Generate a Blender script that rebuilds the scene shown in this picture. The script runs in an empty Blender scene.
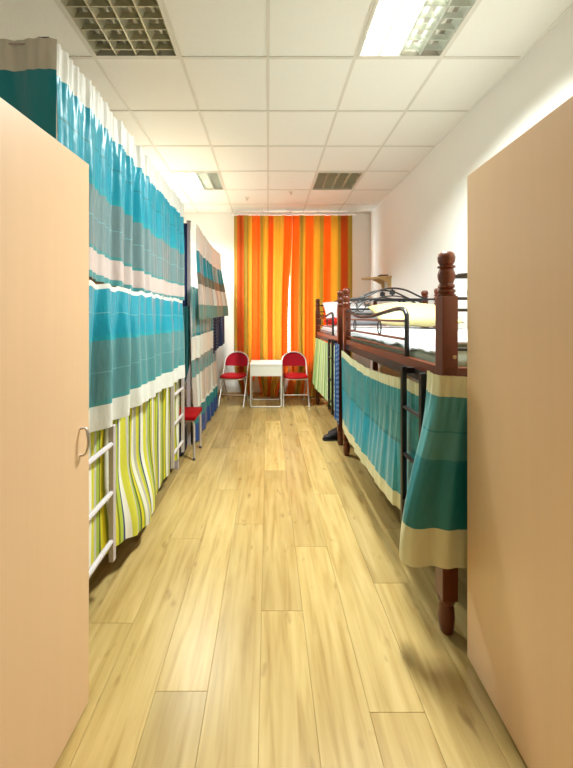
import bpy, bmesh, math, random
from mathutils import Vector, Matrix, noise

S = bpy.context.scene
COL = S.collection
PI = math.pi

# ------------------------------------------------------------------ camera
EYE = 1.36
cam_d = bpy.data.cameras.new('camera')
cam = bpy.data.objects.new('camera', cam_d)
COL.objects.link(cam)
cam.location = (0, 0, EYE)
cam.rotation_euler = (PI / 2, 0, 0)
cam_d.sensor_fit = 'HORIZONTAL'
cam_d.sensor_width = 36.0
cam_d.lens = 36.0 * 340 / 573
cam_d.shift_x = 18.5 / 573
cam_d.shift_y = -67.0 / 573
cam_d.clip_start = 0.02
S.camera = cam

# ------------------------------------------------------------------ world / exposure
W = bpy.data.worlds.new('world')
S.world = W
W.use_nodes = True
bg = W.node_tree.nodes['Background']
bg.inputs[0].default_value = (0.93, 0.97, 1.0, 1)
bg.inputs[1].default_value = 7.0
S.view_settings.view_transform = 'Standard'
S.view_settings.look = 'None'
S.view_settings.exposure = 0.1
S.view_settings.gamma = 1.0
S.view_settings.use_curve_mapping = False
LAMP_WATT = 84.0          # each lit pair of tubes
LAMP_COL = (0.95, 1.0, 0.97)

# ------------------------------------------------------------------ helpers
def lin(c):
    return tuple(((x / 255) / 12.92 if x / 255 <= 0.04045 else ((x / 255 + 0.055) / 1.055) ** 2.4) for x in c) + (1.0,)

def base_mat(name):
    m = bpy.data.materials.new(name)
    m.use_nodes = True
    nt = m.node_tree
    return m, nt, nt.nodes['Principled BSDF']

def node(nt, kind, **kw):
    n = nt.nodes.new(kind)
    for k, v in kw.items():
        setattr(n, k, v)
    return n

def mk(name, col, rough=0.6, metal=0.0, spec=0.5, var=0.0, scale=(8, 8, 8), bump=0.0, bscale=None, sheen=0.0, coat=0.0):
    """Principled material with noise colour variation and bump in object space."""
    m, nt, p = base_mat(name)
    c = lin(col)
    p.inputs['Base Color'].default_value = c
    p.inputs['Roughness'].default_value = rough
    p.inputs['Metallic'].default_value = metal
    p.inputs['Specular IOR Level'].default_value = spec
    if sheen:
        p.inputs['Sheen Weight'].default_value = sheen
    if coat:
        p.inputs['Coat Weight'].default_value = coat
        p.inputs['Coat Roughness'].default_value = 0.25
    if var or bump:
        tc = node(nt, 'ShaderNodeTexCoord')
        mp = node(nt, 'ShaderNodeMapping')
        mp.inputs['Scale'].default_value = scale
        nt.links.new(tc.outputs['Object'], mp.inputs['Vector'])
        nz = node(nt, 'ShaderNodeTexNoise')
        nz.inputs['Scale'].default_value = 1.0
        nz.inputs['Detail'].default_value = 4.0
        nt.links.new(mp.outputs[0], nz.inputs['Vector'])
        if var:
            mx = node(nt, 'ShaderNodeMix', data_type='RGBA')
            mx.inputs[6].default_value = tuple(x * (1 - var) for x in c[:3]) + (1,)
            mx.inputs[7].default_value = tuple(min(1, x * (1 + var)) for x in c[:3]) + (1,)
            nt.links.new(nz.outputs['Fac'], mx.inputs[0])
            nt.links.new(mx.outputs[2], p.inputs['Base Color'])
        if bump:
            n2 = nz
            if bscale:
                mp2 = node(nt, 'ShaderNodeMapping')
                mp2.inputs['Scale'].default_value = bscale
                nt.links.new(tc.outputs['Object'], mp2.inputs['Vector'])
                n2 = node(nt, 'ShaderNodeTexNoise')
                n2.inputs['Scale'].default_value = 1.0
                nt.links.new(mp2.outputs[0], n2.inputs['Vector'])
            b = node(nt, 'ShaderNodeBump')
            b.inputs['Strength'].default_value = bump
            b.inputs['Distance'].default_value = 0.01
            nt.links.new(n2.outputs['Fac'], b.inputs['Height'])
            nt.links.new(b.outputs[0], p.inputs['Normal'])
    return m

def stripes(name, stops, repeat=1.0, rough=0.7, translucent=0.0, soft=False, axis=0):
    """Printed stripes along the cloth's own u (or v) direction: stops = [(pos, rgb)]."""
    m, nt, p = base_mat(name)
    uv = node(nt, 'ShaderNodeUVMap')
    sep = node(nt, 'ShaderNodeSeparateXYZ')
    nt.links.new(uv.outputs[0], sep.inputs[0])
    mul = node(nt, 'ShaderNodeMath', operation='MULTIPLY')
    mul.inputs[1].default_value = repeat
    nt.links.new(sep.outputs[axis], mul.inputs[0])
    fr = node(nt, 'ShaderNodeMath', operation='FRACT')
    nt.links.new(mul.outputs[0], fr.inputs[0])
    cr = node(nt, 'ShaderNodeValToRGB')
    cr.color_ramp.interpolation = 'LINEAR' if soft else 'CONSTANT'
    el = cr.color_ramp.elements
    el[0].position, el[0].color = stops[0][0], lin(stops[0][1])
    el[1].position, el[1].color = stops[1][0], lin(stops[1][1])
    for pos, c in stops[2:]:
        e = el.new(pos)
        e.color = lin(c)
    src = fr if repeat != 1.0 else sep
    nt.links.new((fr.outputs[0] if repeat != 1.0 else sep.outputs[axis]), cr.inputs[0])
    nt.links.new(cr.outputs[0], p.inputs['Base Color'])
    p.inputs['Roughness'].default_value = rough
    p.inputs['Specular IOR Level'].default_value = 0.25
    if translucent:
        tr = node(nt, 'ShaderNodeBsdfTranslucent')
        nt.links.new(cr.outputs[0], tr.inputs[0])
        ms = node(nt, 'ShaderNodeMixShader')
        ms.inputs[0].default_value = translucent
        nt.links.new(p.outputs[0], ms.inputs[1])
        nt.links.new(tr.outputs[0], ms.inputs[2])
        nt.links.new(ms.outputs[0], nt.nodes['Material Output'].inputs[0])
    return m

def dashes(name, ground, mark, nu, nv, du=0.4, dv=0.5, skew=0.0):
    """Rows of small printed marks on a cloth ground."""
    m, nt, p = base_mat(name)
    uv = node(nt, 'ShaderNodeUVMap')
    sep = node(nt, 'ShaderNodeSeparateXYZ')
    nt.links.new(uv.outputs[0], sep.inputs[0])
    def frac(out, k, lim, extra=None):
        a = node(nt, 'ShaderNodeMath', operation='MULTIPLY_ADD')
        a.inputs[1].default_value = k
        nt.links.new(out, a.inputs[0])
        if extra is not None:
            e = node(nt, 'ShaderNodeMath', operation='MULTIPLY')
            e.inputs[1].default_value = skew
            nt.links.new(extra, e.inputs[0])
            nt.links.new(e.outputs[0], a.inputs[2])
        else:
            a.inputs[2].default_value = 0
        f = node(nt, 'ShaderNodeMath', operation='FRACT')
        nt.links.new(a.outputs[0], f.inputs[0])
        l = node(nt, 'ShaderNodeMath', operation='LESS_THAN')
        l.inputs[1].default_value = lim
        nt.links.new(f.outputs[0], l.inputs[0])
        return l.outputs[0]
    x = frac(sep.outputs[0], nu, du)
    y = frac(sep.outputs[1], nv, dv, sep.outputs[0])
    mm = node(nt, 'ShaderNodeMath', operation='MULTIPLY')
    nt.links.new(x, mm.inputs[0]); nt.links.new(y, mm.inputs[1])
    mx = node(nt, 'ShaderNodeMix', data_type='RGBA')
    mx.inputs[6].default_value = lin(ground)
    mx.inputs[7].default_value = lin(mark)
    nt.links.new(mm.outputs[0], mx.inputs[0])
    nt.links.new(mx.outputs[2], p.inputs['Base Color'])
    p.inputs['Roughness'].default_value = 0.8
    return m

def tag(o, label=None, cat=None, group=None, kind=None):
    if label: o['label'] = label
    if cat: o['category'] = cat
    if group: o['group'] = group
    if kind: o['kind'] = kind
    return o

ORIGIN = {}
def thing(name, label, cat, loc=(0, 0, 0), rotz=0.0, group=None):
    o = bpy.data.objects.new(name, None)
    o.empty_display_size = 0.1
    COL.objects.link(o)
    o.location = loc
    o.rotation_euler = (0, 0, rotz)
    ORIGIN[o.name] = Vector(loc)
    return tag(o, label, cat, group)

def link_mesh(name, me, mat, parent=None, smooth=False, local=False):
    o = bpy.data.objects.new(name, me)
    COL.objects.link(o)
    if mat is not None:
        me.materials.append(mat)
    if smooth:
        me.polygons.foreach_set('use_smooth', [True] * len(me.polygons))
    if parent is not None:
        o.parent = parent
        org = ORIGIN.get(parent.name, Vector())
        ORIGIN[o.name] = org
        if not local:
            me.transform(Matrix.Translation(-org))
    return o

def part(name, bm, mat, parent=None, smooth=False, local=False, bevel=0.0, label=None):
    """One bmesh -> one object (world coordinates unless local)."""
    if bevel:
        bmesh.ops.bevel(bm, geom=[e for e in bm.edges], offset=bevel, segments=2, profile=0.7, affect='EDGES')
    me = bpy.data.meshes.new(name)
    bm.normal_update()
    bm.to_mesh(me)
    bm.free()
    o = link_mesh(name, me, mat, parent, smooth, local)
    if smooth and bevel == 0:
        try:
            me.set_sharp_from_angle(angle=math.radians(42))
        except Exception:
            pass
    if label:
        o['label'] = label
    return o

def B():
    return bmesh.new()

def box(bm, x0, x1, y0, y1, z0, z1, rot=None):
    v = [bm.verts.new((x, y, z)) for x in (x0, x1) for y in (y0, y1) for z in (z0, z1)]
    for f in ((0, 1, 3, 2), (4, 6, 7, 5), (0, 4, 5, 1), (2, 3, 7, 6), (0, 2, 6, 4), (1, 5, 7, 3)):
        bm.faces.new([v[i] for i in f])
    if rot is not None:
        bmesh.ops.transform(bm, matrix=rot, verts=v)
    return bm

def tube(bm, pts, r, seg=8, closed=False, caps=True):
    pts = [Vector(p) for p in pts]
    n = len(pts)
    rings = []
    t0 = (pts[1] - pts[0]).normalized()
    up = Vector((0, 0, 1)) if abs(t0.z) < 0.9 else Vector((1, 0, 0))
    nrm = t0.cross(up).normalized()
    for i in range(n):
        if closed:
            t = (pts[(i + 1) % n] - pts[i - 1]).normalized()
        elif i == 0:
            t = pts[1] - pts[0]
        elif i == n - 1:
            t = pts[-1] - pts[-2]
        else:
            t = (pts[i + 1] - pts[i]).normalized() + (pts[i] - pts[i - 1]).normalized()
        t = t.normalized()
        nrm = (nrm - t * nrm.dot(t)).normalized()
        bi = t.cross(nrm)
        rings.append([bm.verts.new(pts[i] + (nrm * math.cos(a) + bi * math.sin(a)) * r)
                      for a in (2 * PI * k / seg for k in range(seg))])
    for i in range(n if closed else n - 1):
        a, b = rings[i], rings[(i + 1) % n]
        for k in range(seg):
            bm.faces.new((a[k], a[(k + 1) % seg], b[(k + 1) % seg], b[k]))
    if caps and not closed:
        bm.faces.new(rings[0][::-1])
        bm.faces.new(rings[-1])
    return bm

def lathe(bm, prof, cx, cy, seg=16):
    rings = []
    for r, z in prof:
        rings.append([bm.verts.new((cx + r * math.cos(2 * PI * k / seg), cy + r * math.sin(2 * PI * k / seg), z)) for k in range(seg)])
    for a, b in zip(rings, rings[1:]):
        for k in range(seg):
            bm.faces.new((a[k], a[(k + 1) % seg], b[(k + 1) % seg], b[k]))
    bm.faces.new(rings[0][::-1])
    bm.faces.new(rings[-1])
    return bm

def smooth_path(pts, n=8):
    """Catmull-Rom through the points."""
    P = [Vector(p) for p in pts]
    P = [P[0] * 2 - P[1]] + P + [P[-1] * 2 - P[-2]]
    out = []
    for i in range(1, len(P) - 2):
        for k in range(n):
            t = k / n
            a, b, c, d = P[i - 1], P[i], P[i + 1], P[i + 2]
            out.append(0.5 * ((2 * b) + (c - a) * t + (2 * a - 5 * b + 4 * c - d) * t * t + (3 * b - a - 3 * c + d) * t ** 3))
    out.append(P[-2])
    return out

def sstep(a, b, x):
    t = max(0.0, min(1.0, (x - a) / (b - a)))
    return t * t * (3 - 2 * t)

def grid_obj(name, rows, uvs, mat, parent, thick=0.002, smooth=True):
    nr, nc = len(rows), len(rows[0])
    verts = [p for r in rows for p in r]
    faces = [(i * nc + j, i * nc + j + 1, (i + 1) * nc + j + 1, (i + 1) * nc + j) for i in range(nr - 1) for j in range(nc - 1)]
    me = bpy.data.meshes.new(name)
    me.from_pydata(verts, [], faces)
    uvl = me.uv_layers.new(name='UVMap')
    flat = [u for r in uvs for u in r]
    for l in me.loops:
        uvl.data[l.index].uv = flat[l.vertex_index]
    o = link_mesh(name, me, mat, parent, smooth)
    if thick:
        md = o.modifiers.new('thickness', 'SOLIDIFY')
        md.thickness = thick
        md.offset = 0
        md.use_rim = False
    return o

def cloth(name, label, cat, path, ztop, zbot, bands, group=None, folds=10, amp=0.02, amp_top=None, out=None,
          nu=160, nv=40, seed=0, ruffle=0.0, slide=None, hemwave=0.0, thick=0.002):
    """Hanging cloth: bands = [(v0, v1, part name, material, label)] each a part of its own."""
    rnd = random.Random(seed)
    P = [Vector((p[0], p[1], 0)) for p in path]
    L = [0]
    for a, b in zip(P, P[1:]):
        L.append(L[-1] + (b - a).length)
    def at(s):
        s = max(0, min(L[-1], s))
        for i in range(len(P) - 1):
            if s <= L[i + 1] + 1e-9:
                t = (s - L[i]) / max(1e-9, L[i + 1] - L[i])
                return P[i].lerp(P[i + 1], t)
        return P[-1].copy()
    base, nor = [], []
    h = L[-1] / nu * 2.5
    for j in range(nu + 1):
        s = L[-1] * j / nu
        base.append(at(s))
        t = (at(min(L[-1], s + h)) - at(max(0, s - h))).normalized()
        nor.append(Vector((t.y, -t.x, 0)))
    ph = [rnd.uniform(0, 2 * PI) for _ in range(8)]
    fz = ztop if callable(ztop) else (lambda u: ztop)
    fb = zbot if callable(zbot) else (lambda u: zbot)
    at0 = amp * 0.5 if amp_top is None else amp_top
    def F(u, v):
        w = u + 0.012 * math.sin(2 * PI * (1.3 * u + 0.4 * v) + ph[0])
        q_ = (2 * PI * folds * w + ph[1] + 0.8 * math.sin(2 * PI * 2.1 * u + ph[2]) + 0.35 * math.sin(3 * v + ph[6]))
        a = math.sin(q_ + 0.55 * math.sin(q_))
        b = math.sin(2 * PI * folds * 0.43 * w + ph[3] + 0.9 * v)
        c = math.sin(2 * PI * folds * 1.9 * w + ph[4] - 0.6 * v)
        k = 0.62 + 0.38 * math.sin(2 * PI * 1.7 * u + ph[5])
        return k * a + 0.45 * b + 0.22 * c
    def pos(j, v):
        u = j / nu
        A = at0 + (amp - at0) * sstep(0, 0.55, v)
        d = A * F(u, v)
        if ruffle:
            d += ruffle * math.sin(2 * PI * folds * 3.7 * u + ph[7]) * (1 - sstep(0.08, 0.3, v))
        if out:
            d += out(u, v)
        p = base[j] + nor[j] * d
        if slide:
            sx, sy = slide(u, v)
            p = p + Vector((sx, sy, 0))
        zt, zb = fz(u), fb(u)
        z = zt + (zb - zt) * v
        z += hemwave * F(u, 1.0) * v
        return (p.x, p.y, z)
    cx = sum(p.x for p in base) / len(base); cy = sum(p.y for p in base) / len(base)
    multi = len(bands) > 1
    zb = min(fb(k / 10) for k in range(11))
    root = thing(name, label, cat, (cx, cy, zb), group=group) if multi else None
    for (v0, v1, bn, mt, lb) in bands:
        n = max(2, int(math.ceil((v1 - v0) * nv)) + 1)
        if v1 - v0 < 0.03:
            n = 2
        rows, uvs = [], []
        for i in range(n):
            v = v0 + (v1 - v0) * i / (n - 1)
            rows.append([pos(j, v) for j in range(nu + 1)])
            uvs.append([(j / nu, v) for j in range(nu + 1)])
        o = grid_obj(bn if multi else name, rows, uvs, mt, root, thick)
        if lb and multi:
            o['label'] = lb
        if not multi:
            tag(o, label, cat, group)
            root = o
    return root

# ------------------------------------------------------------------ materials
M = {}
M['wall'] = mk('wall_paint', (238, 238, 233), 0.85, var=0.02, scale=(3, 3, 3), bump=0.05, bscale=(60, 60, 60))
M['tile'] = mk('ceiling_tile', (242, 243, 236), 0.9, var=0.02, scale=(40, 40, 40), bump=0.12, bscale=(90, 90, 90))
M['tbar'] = mk('tbar', (222, 221, 210), 0.5)
M['slab'] = mk('slab', (120, 118, 110), 0.9)
M['alu'] = mk('louvre_white_aluminium', (215, 222, 214), 0.3, metal=0.35)  # louvres of lit fixtures: tube glow put into a whiter colour
M['alu_dull'] = mk('louvre_aluminium_dull', (196, 193, 168), 0.4, metal=0.5)  # same louvres in unlit fixtures: dimmer look put into the colour
M['housing'] = mk('fixture_housing', (215, 213, 200), 0.5)
M['tube_off'] = mk('tube_off', (235, 235, 228), 0.25)
M['door'] = mk('wardrobe_beech', (230, 193, 152), 0.44, var=0.035, scale=(30, 30, 1.2), spec=0.5, coat=0.18)
M['door_edge'] = mk('wardrobe_edge', (205, 160, 105), 0.5)
M['dark_gap'] = mk('plinth_dark', (90, 58, 28), 0.7)
M['steel'] = mk('brushed_steel', (205, 200, 190), 0.3, metal=0.9)
M['bedgrey'] = mk('bed_grey_paint', (192, 182, 182), 0.45, var=0.04)
M['rung'] = mk('rung_paint', (208, 203, 206), 0.45)
M['cap'] = mk('cap_dark', (78, 72, 84), 0.6)
M['board'] = mk('bed_board', (190, 160, 115), 0.7, var=0.08)
M['wood'] = mk('dark_stained_wood', (98, 40, 10), 0.36, var=0.25, scale=(40, 40, 5), spec=0.5, coat=0.2)
M['black'] = mk('black_metal', (26, 24, 25), 0.4, spec=0.5)
M['white_m'] = mk('white_metal', (226, 222, 214), 0.4)
M['chair_m'] = mk('chair_tube', (205, 196, 188), 0.35, metal=0.3)
M['red'] = mk('red_vinyl', (160, 8, 16), 0.6, spec=0.15, var=0.08, scale=(14, 14, 14))
M['red2'] = mk('dark_red_vinyl', (138, 2, 22), 0.7, spec=0.12, var=0.08, scale=(14, 14, 14))
M['table'] = mk('white_laminate', (238, 236, 228), 0.4)
def satin(name, col, rough=0.28, var=0.14):
    return mk(name, col, rough, spec=0.6, var=var, scale=(26, 26, 5), sheen=0.1, bump=0.55, bscale=(22, 22, 9))
M['c_cyan'] = satin('satin_cyan', (0, 150, 174))
M['c_cyan2'] = satin('satin_cyan_border', (14, 156, 172))
M['c_greyteal'] = satin('satin_grey_teal', (88, 144, 148))
M['c_taupe'] = satin('satin_taupe', (112, 142, 146))
M['c_teal'] = satin('satin_teal', (44, 142, 150))
M['c_tealdk'] = satin('satin_teal_dark', (8, 124, 134))
M['c_green'] = satin('satin_sea_green', (72, 148, 150))
M['c_white'] = satin('satin_white', (226, 226, 218), 0.45, 0.05)
M['c_cream'] = satin('satin_cream', (222, 218, 178), 0.42, 0.07)
M['c_pink'] = satin('satin_beige', (205, 190, 184), 0.42, 0.07)
M['c_blue'] = satin('satin_royal_blue', (12, 66, 140))
M['c_seam'] = satin('satin_seam', (120, 178, 186))  # pale glint along fold creases, put in as colour
M['sheet'] = mk('white_sheet', (188, 191, 194), 0.8, var=0.04, scale=(9, 9, 9), bump=0.25, bscale=(14, 14, 14))
M['sheet_g'] = mk('grey_green_sheet', (150, 160, 140), 0.8, var=0.15, scale=(20, 20, 20))
M['pillow_y'] = mk('cream_pillow', (202, 188, 132), 0.8, var=0.05, scale=(16, 16, 16), bump=0.25, bscale=(12, 12, 12))
M['pillow_w'] = mk('white_pillow', (232, 232, 236), 0.8, bump=0.2, bscale=(14, 14, 14))
M['redcloth'] = mk('red_cloth', (220, 36, 28), 0.8)
M['shelf'] = mk('shelf_wood', (196, 160, 104), 0.6, var=0.12, scale=(10, 40, 10))
M['navycloth'] = mk('navy_bag', (16, 22, 48), 0.7)  # near-black navy painting the darkness under the bunk
M['blackcloth'] = mk('black_cloth', (16, 15, 17), 0.6)
M['grid'] = mk('grey_grille', (150, 146, 130), 0.5)
M['darkteal'] = mk('dark_teal_cloth', (14, 92, 96), 0.7, var=0.2)
M['darkbrown'] = mk('dark_brown_cloth', (66, 52, 50), 0.85, var=0.2)

# ------------------------------------------------------------------ room shell
XL, XR, YF, YB, H = -1.74, 1.76, -1.31, 5.86, EYE + 1.79
def struct(name, bm, mat, parent=None):
    o = part(name, bm, mat, parent)
    if parent is None:
        o['kind'] = 'structure'
    return o
wall_left = struct('wall_left', box(B(), XL - 0.12, XL, YF - 0.12, YB + 0.2, -0.06, H + 0.25), M['wall'])
wall_right = struct('wall_right', box(B(), XR, XR + 0.12, YF - 0.12, YB + 0.2, -0.06, H + 0.25), M['wall'])
wall_front = struct('wall_front', box(B(), XL, XR, YF - 0.12, YF, -0.06, H + 0.25), M['wall'])
# back wall with a window opening
WX0, WX1, WZ0, WZ1 = -0.48, 1.32, 0.66, 2.93
b = B()
box(b, XL, WX0, YB, YB + 0.2, -0.06, H + 0.25)
box(b, WX1, XR, YB, YB + 0.2, -0.06, H + 0.25)
box(b, WX0, WX1, YB, YB + 0.2, -0.06, WZ0)
box(b, WX0, WX1, YB, YB + 0.2, WZ1, H + 0.25)
struct('wall_back', b, M['wall'])
bb = struct('baseboard_back', box(B(), XL, XR, YB - 0.014, YB, 0, 0.06), M['shelf'])
struct('baseboard_right', box(B(), XR - 0.014, XR, YF, YB - 0.015, 0, 0.06), M['shelf'])
struct('baseboard_left', box(B(), XL, XL + 0.014, YF, YB - 0.015, 0, 0.06), M['shelf'])

# window (frame, mullion, panes)
win = B()
fw = 0.06
for (x0, x1, z0, z1) in ((WX0, WX1, WZ0, WZ0 + fw), (WX0, WX1, WZ1 - fw, WZ1), (WX0, WX0 + fw, WZ0 + fw, WZ1 - fw),
                         (WX1 - fw, WX1, WZ0 + fw, WZ1 - fw)):
    box(win, x0, x1, YB + 0.08, YB + 0.14, z0, z1)
window = part('window_1', win, M['white_m'])
window['kind'] = 'structure'
m_g, nt, p = base_mat('window_glass')
tr = node(nt, 'ShaderNodeBsdfTransparent'); gl = node(nt, 'ShaderNodeBsdfGlossy')
gl.inputs['Roughness'].default_value = 0.02
ms = node(nt, 'ShaderNodeMixShader'); ms.inputs[0].default_value = 0.08
nt.links.new(tr.outputs[0], ms.inputs[1]); nt.links.new(gl.outputs[0], ms.inputs[2])
nt.links.new(ms.outputs[0], nt.nodes['Material Output'].inputs[0])
mid = (WX0 + WX1) / 2
part('mullion', box(B(), mid - 0.035, mid + 0.035, YB + 0.085, YB + 0.135, WZ0 + fw, WZ1 - fw), M['white_m'], window)
for x0, x1 in ((WX0 + fw, mid - 0.035), (mid + 0.035, WX1 - fw)):
    part('pane', box(B(), x0, x1, YB + 0.107, YB + 0.112, WZ0 + fw, WZ1 - fw), m_g, window)
part('window_sill', box(B(), WX0 - 0.03, WX1 + 0.03, YB - 0.05, YB + 0.08, WZ0 - 0.03, WZ0), M['white_m'], window)

# floor of printed planks, each a board of its own
m_p, nt, p = base_mat('oak_vinyl')
tc = node(nt, 'ShaderNodeTexCoord'); oi = node(nt, 'ShaderNodeObjectInfo')
comb = node(nt, 'ShaderNodeCombineXYZ')
rm = node(nt, 'ShaderNodeMath', operation='MULTIPLY'); rm.inputs[1].default_value = 37.0
nt.links.new(oi.outputs['Random'], rm.inputs[0])
nt.links.new(rm.outputs[0], comb.inputs[0]); nt.links.new(rm.outputs[0], comb.inputs[1])
add = node(nt, 'ShaderNodeVectorMath', operation='ADD')
nt.links.new(tc.outputs['Object'], add.inputs[0]); nt.links.new(comb.outputs[0], add.inputs[1])
mp = node(nt, 'ShaderNodeMapping'); mp.inputs['Scale'].default_value = (30, 2.2, 1)
nt.links.new(add.outputs[0], mp.inputs[0])
n1 = node(nt, 'ShaderNodeTexNoise'); n1.inputs['Scale'].default_value = 1.0; n1.inputs['Detail'].default_value = 5; n1.inputs['Distortion'].default_value = 0.6
nt.links.new(mp.outputs[0], n1.inputs[0])
cr = node(nt, 'ShaderNodeValToRGB')
e = cr.color_ramp.elements
e[0].position, e[0].color = 0.22, lin((166, 136, 76))
e[1].position, e[1].color = 0.78, lin((208, 184, 126))
e2 = e.new(0.47); e2.color = lin((192, 166, 104))
nt.links.new(n1.outputs['Fac'], cr.inputs[0])
mp2 = node(nt, 'ShaderNodeMapping'); mp2.inputs['Scale'].default_value = (5, 1.6, 1)
nt.links.new(add.outputs[0], mp2.inputs[0])
n2 = node(nt, 'ShaderNodeTexNoise'); n2.inputs['Scale'].default_value = 1.0; n2.inputs['Detail'].default_value = 3
nt.links.new(mp2.outputs[0], n2.inputs[0])
cr2 = node(nt, 'ShaderNodeValToRGB')
cr2.color_ramp.elements[0].position = 0.3; cr2.color_ramp.elements[0].color = (0.78, 0.73, 0.64, 1)
cr2.color_ramp.elements[1].position = 0.62; cr2.color_ramp.elements[1].color = (1, 1, 1, 1)
nt.links.new(n2.outputs['Fac'], cr2.inputs[0])
mxa = node(nt, 'ShaderNodeMix', data_type='RGBA', blend_type='MULTIPLY'); mxa.inputs[0].default_value = 0.8
nt.links.new(cr.outputs[0], mxa.inputs[6]); nt.links.new(cr2.outputs[0], mxa.inputs[7])
mp3 = node(nt, 'ShaderNodeMapping'); mp3.inputs['Scale'].default_value = (15, 6, 1)
nt.links.new(add.outputs[0], mp3.inputs[0])
n3 = node(nt, 'ShaderNodeTexNoise'); n3.inputs['Scale'].default_value = 1.0; n3.inputs['Detail'].default_value = 2
nt.links.new(mp3.outputs[0], n3.inputs[0])
cr3 = node(nt, 'ShaderNodeValToRGB')
cr3.color_ramp.elements[0].position = 0.24; cr3.color_ramp.elements[0].color = (0.52, 0.44, 0.34, 1)
cr3.color_ramp.elements[1].position = 0.36; cr3.color_ramp.elements[1].color = (1, 1, 1, 1)
nt.links.new(n3.outputs['Fac'], cr3.inputs[0])
mxb = node(nt, 'ShaderNodeMix', data_type='RGBA', blend_type='MULTIPLY'); mxb.inputs[0].default_value = 0.8
nt.links.new(mxa.outputs[2], mxb.inputs[6]); nt.links.new(cr3.outputs[0], mxb.inputs[7])
mxa = mxb
hv = node(nt, 'ShaderNodeHueSaturation')
hv.inputs['Saturation'].default_value = 1.0
vr = node(nt, 'ShaderNodeMapRange'); vr.inputs['To Min'].default_value = 0.70; vr.inputs['To Max'].default_value = 1.10
nt.links.new(oi.outputs['Random'], vr.inputs[0])
nt.links.new(vr.outputs[0], hv.inputs['Value']); nt.links.new(mxa.outputs[2], hv.inputs['Color'])
nt.links.new(hv.outputs[0], p.inputs['Base Color'])
p.inputs['Roughness'].default_value = 0.30
p.inputs['Specular IOR Level'].default_value = 0.45
bp = node(nt, 'ShaderNodeBump'); bp.inputs['Strength'].default_value = 0.06; bp.inputs['Distance'].default_value = 0.004
nt.links.new(n1.outputs['Fac'], bp.inputs['Height']); nt.links.new(bp.outputs[0], p.inputs['Normal'])
M['gapfloor'] = mk('floor_joint', (170, 142, 88), 0.6)
floor = struct('floor', box(B(), XL, XR, YF, YB, -0.06, -0.004), M['gapfloor'])
PW, PL = 0.19, 1.44
joints = {0: 1.511, 1: 2.086, 2: 1.236, 3: 2.234, 4: 1.574, 5: 2.014, 6: 1.17, 7: 1.738}
rnd = random.Random(4)
plank_cache = {}
for k in range(-6, 15):
    x0 = max(XL, -0.79 + PW * k); x1 = min(XR, -0.79 + PW * (k + 1))
    if x1 - x0 < 0.01:
        continue
    y = joints.get(k, rnd.uniform(0.6, 2.0))
    while y > YF:
        y -= PL
    while y < YB:
        ya, yb = max(y, YF), min(y + PL, YB)
        y += PL
        if yb - ya < 0.01:
            continue
        key = (round(x1 - x0, 4), round(yb - ya, 4))
        if key not in plank_cache:
            g = 0.0005
            bm = box(B(), g, key[0] - g, g, key[1] - g, -0.004, 0.0)
            bmesh.ops.bevel(bm, geom=[ed for ed in bm.edges if all(v.co.z > -0.001 for v in ed.verts)], offset=0.0006, segments=1, affect='EDGES')
            me = bpy.data.meshes.new('floor_plank')
            bm.to_mesh(me); bm.free()
            me.materials.append(m_p)
            plank_cache[key] = me
        o = bpy.data.objects.new('floor_plank', plank_cache[key])
        COL.objects.link(o)
        o.parent = floor
        o.location = (x0, ya, 0)

# ceiling: slab, tee bars, tiles
ceiling = struct('ceiling', box(B(), XL, XR, YF, YB, H + 0.15, H + 0.25), M['slab'])
TX, TY = 0.6, 0.61
xs = [XL, -1.2, -0.6, 0.0, 0.6, 1.2, XR]
ys = [2.35 + TY * k for k in range(-6, 6)] + [YB]
ys[0] = YF
fix_cells = {}
def cell(i, j):
    return xs[i], xs[i + 1], ys[j], ys[j + 1]
# (column, row) of the louvre fixtures; rows counted from the wall behind
FIX = {(1, 5): False, (4, 5): True, (1, 9): True, (4, 9): False, (1, 1): False, (4, 1): False}
tile_cache = {}
for i in range(len(xs) - 1):
    for j in range(len(ys) - 1):
        if (i, j) in FIX:
            continue
        x0, x1, y0, y1 = cell(i, j)
        key = (round(x1 - x0, 3), round(y1 - y0, 3))
        if key not in tile_cache:
            g = 0.006
            bm = box(B(), g, key[0] - g, g, key[1] - g, 0.004, 0.02)
            me = bpy.data.meshes.new('ceiling_tile')
            bm.to_mesh(me); bm.free(); me.materials.append(M['tile'])
            tile_cache[key] = me
        o = bpy.data.objects.new('ceiling_tile', tile_cache[key])
        COL.objects.link(o); o.parent = ceiling
        o.location = (x0, y0, H)
for x in xs[1:-1]:
    part('tee_bar', box(B(), x - 0.011, x + 0.011, YF, YB, H - 0.0, H + 0.004), M['tbar'], ceiling)
for y in ys[1:-1]:
    part('tee_bar', box(B(), XL, XR, y - 0.011, y + 0.011, H - 0.0006, H + 0.0038), M['tbar'], ceiling)
for (x0, x1, y0, y1) in ((XL, XL + 0.02, YF, YB), (XR - 0.02, XR, YF, YB), (XL, XR, YB - 0.02, YB)):
    part('edge_angle', box(B(), x0, x1, y0, y1, H - 0.001, H + 0.003), M['tile'], ceiling)

# ------------------------------------------------------------------ louvre light fixtures
m_on, nt, p = base_mat('tube_lit')
p.inputs['Base Color'].default_value = (1, 1, 1, 1)
p.inputs['Emission Color'].default_value = (1.0, 0.97, 0.9, 1)
p.inputs['Emission Strength'].default_value = 40.0
M['tube_on'] = m_on

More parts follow.
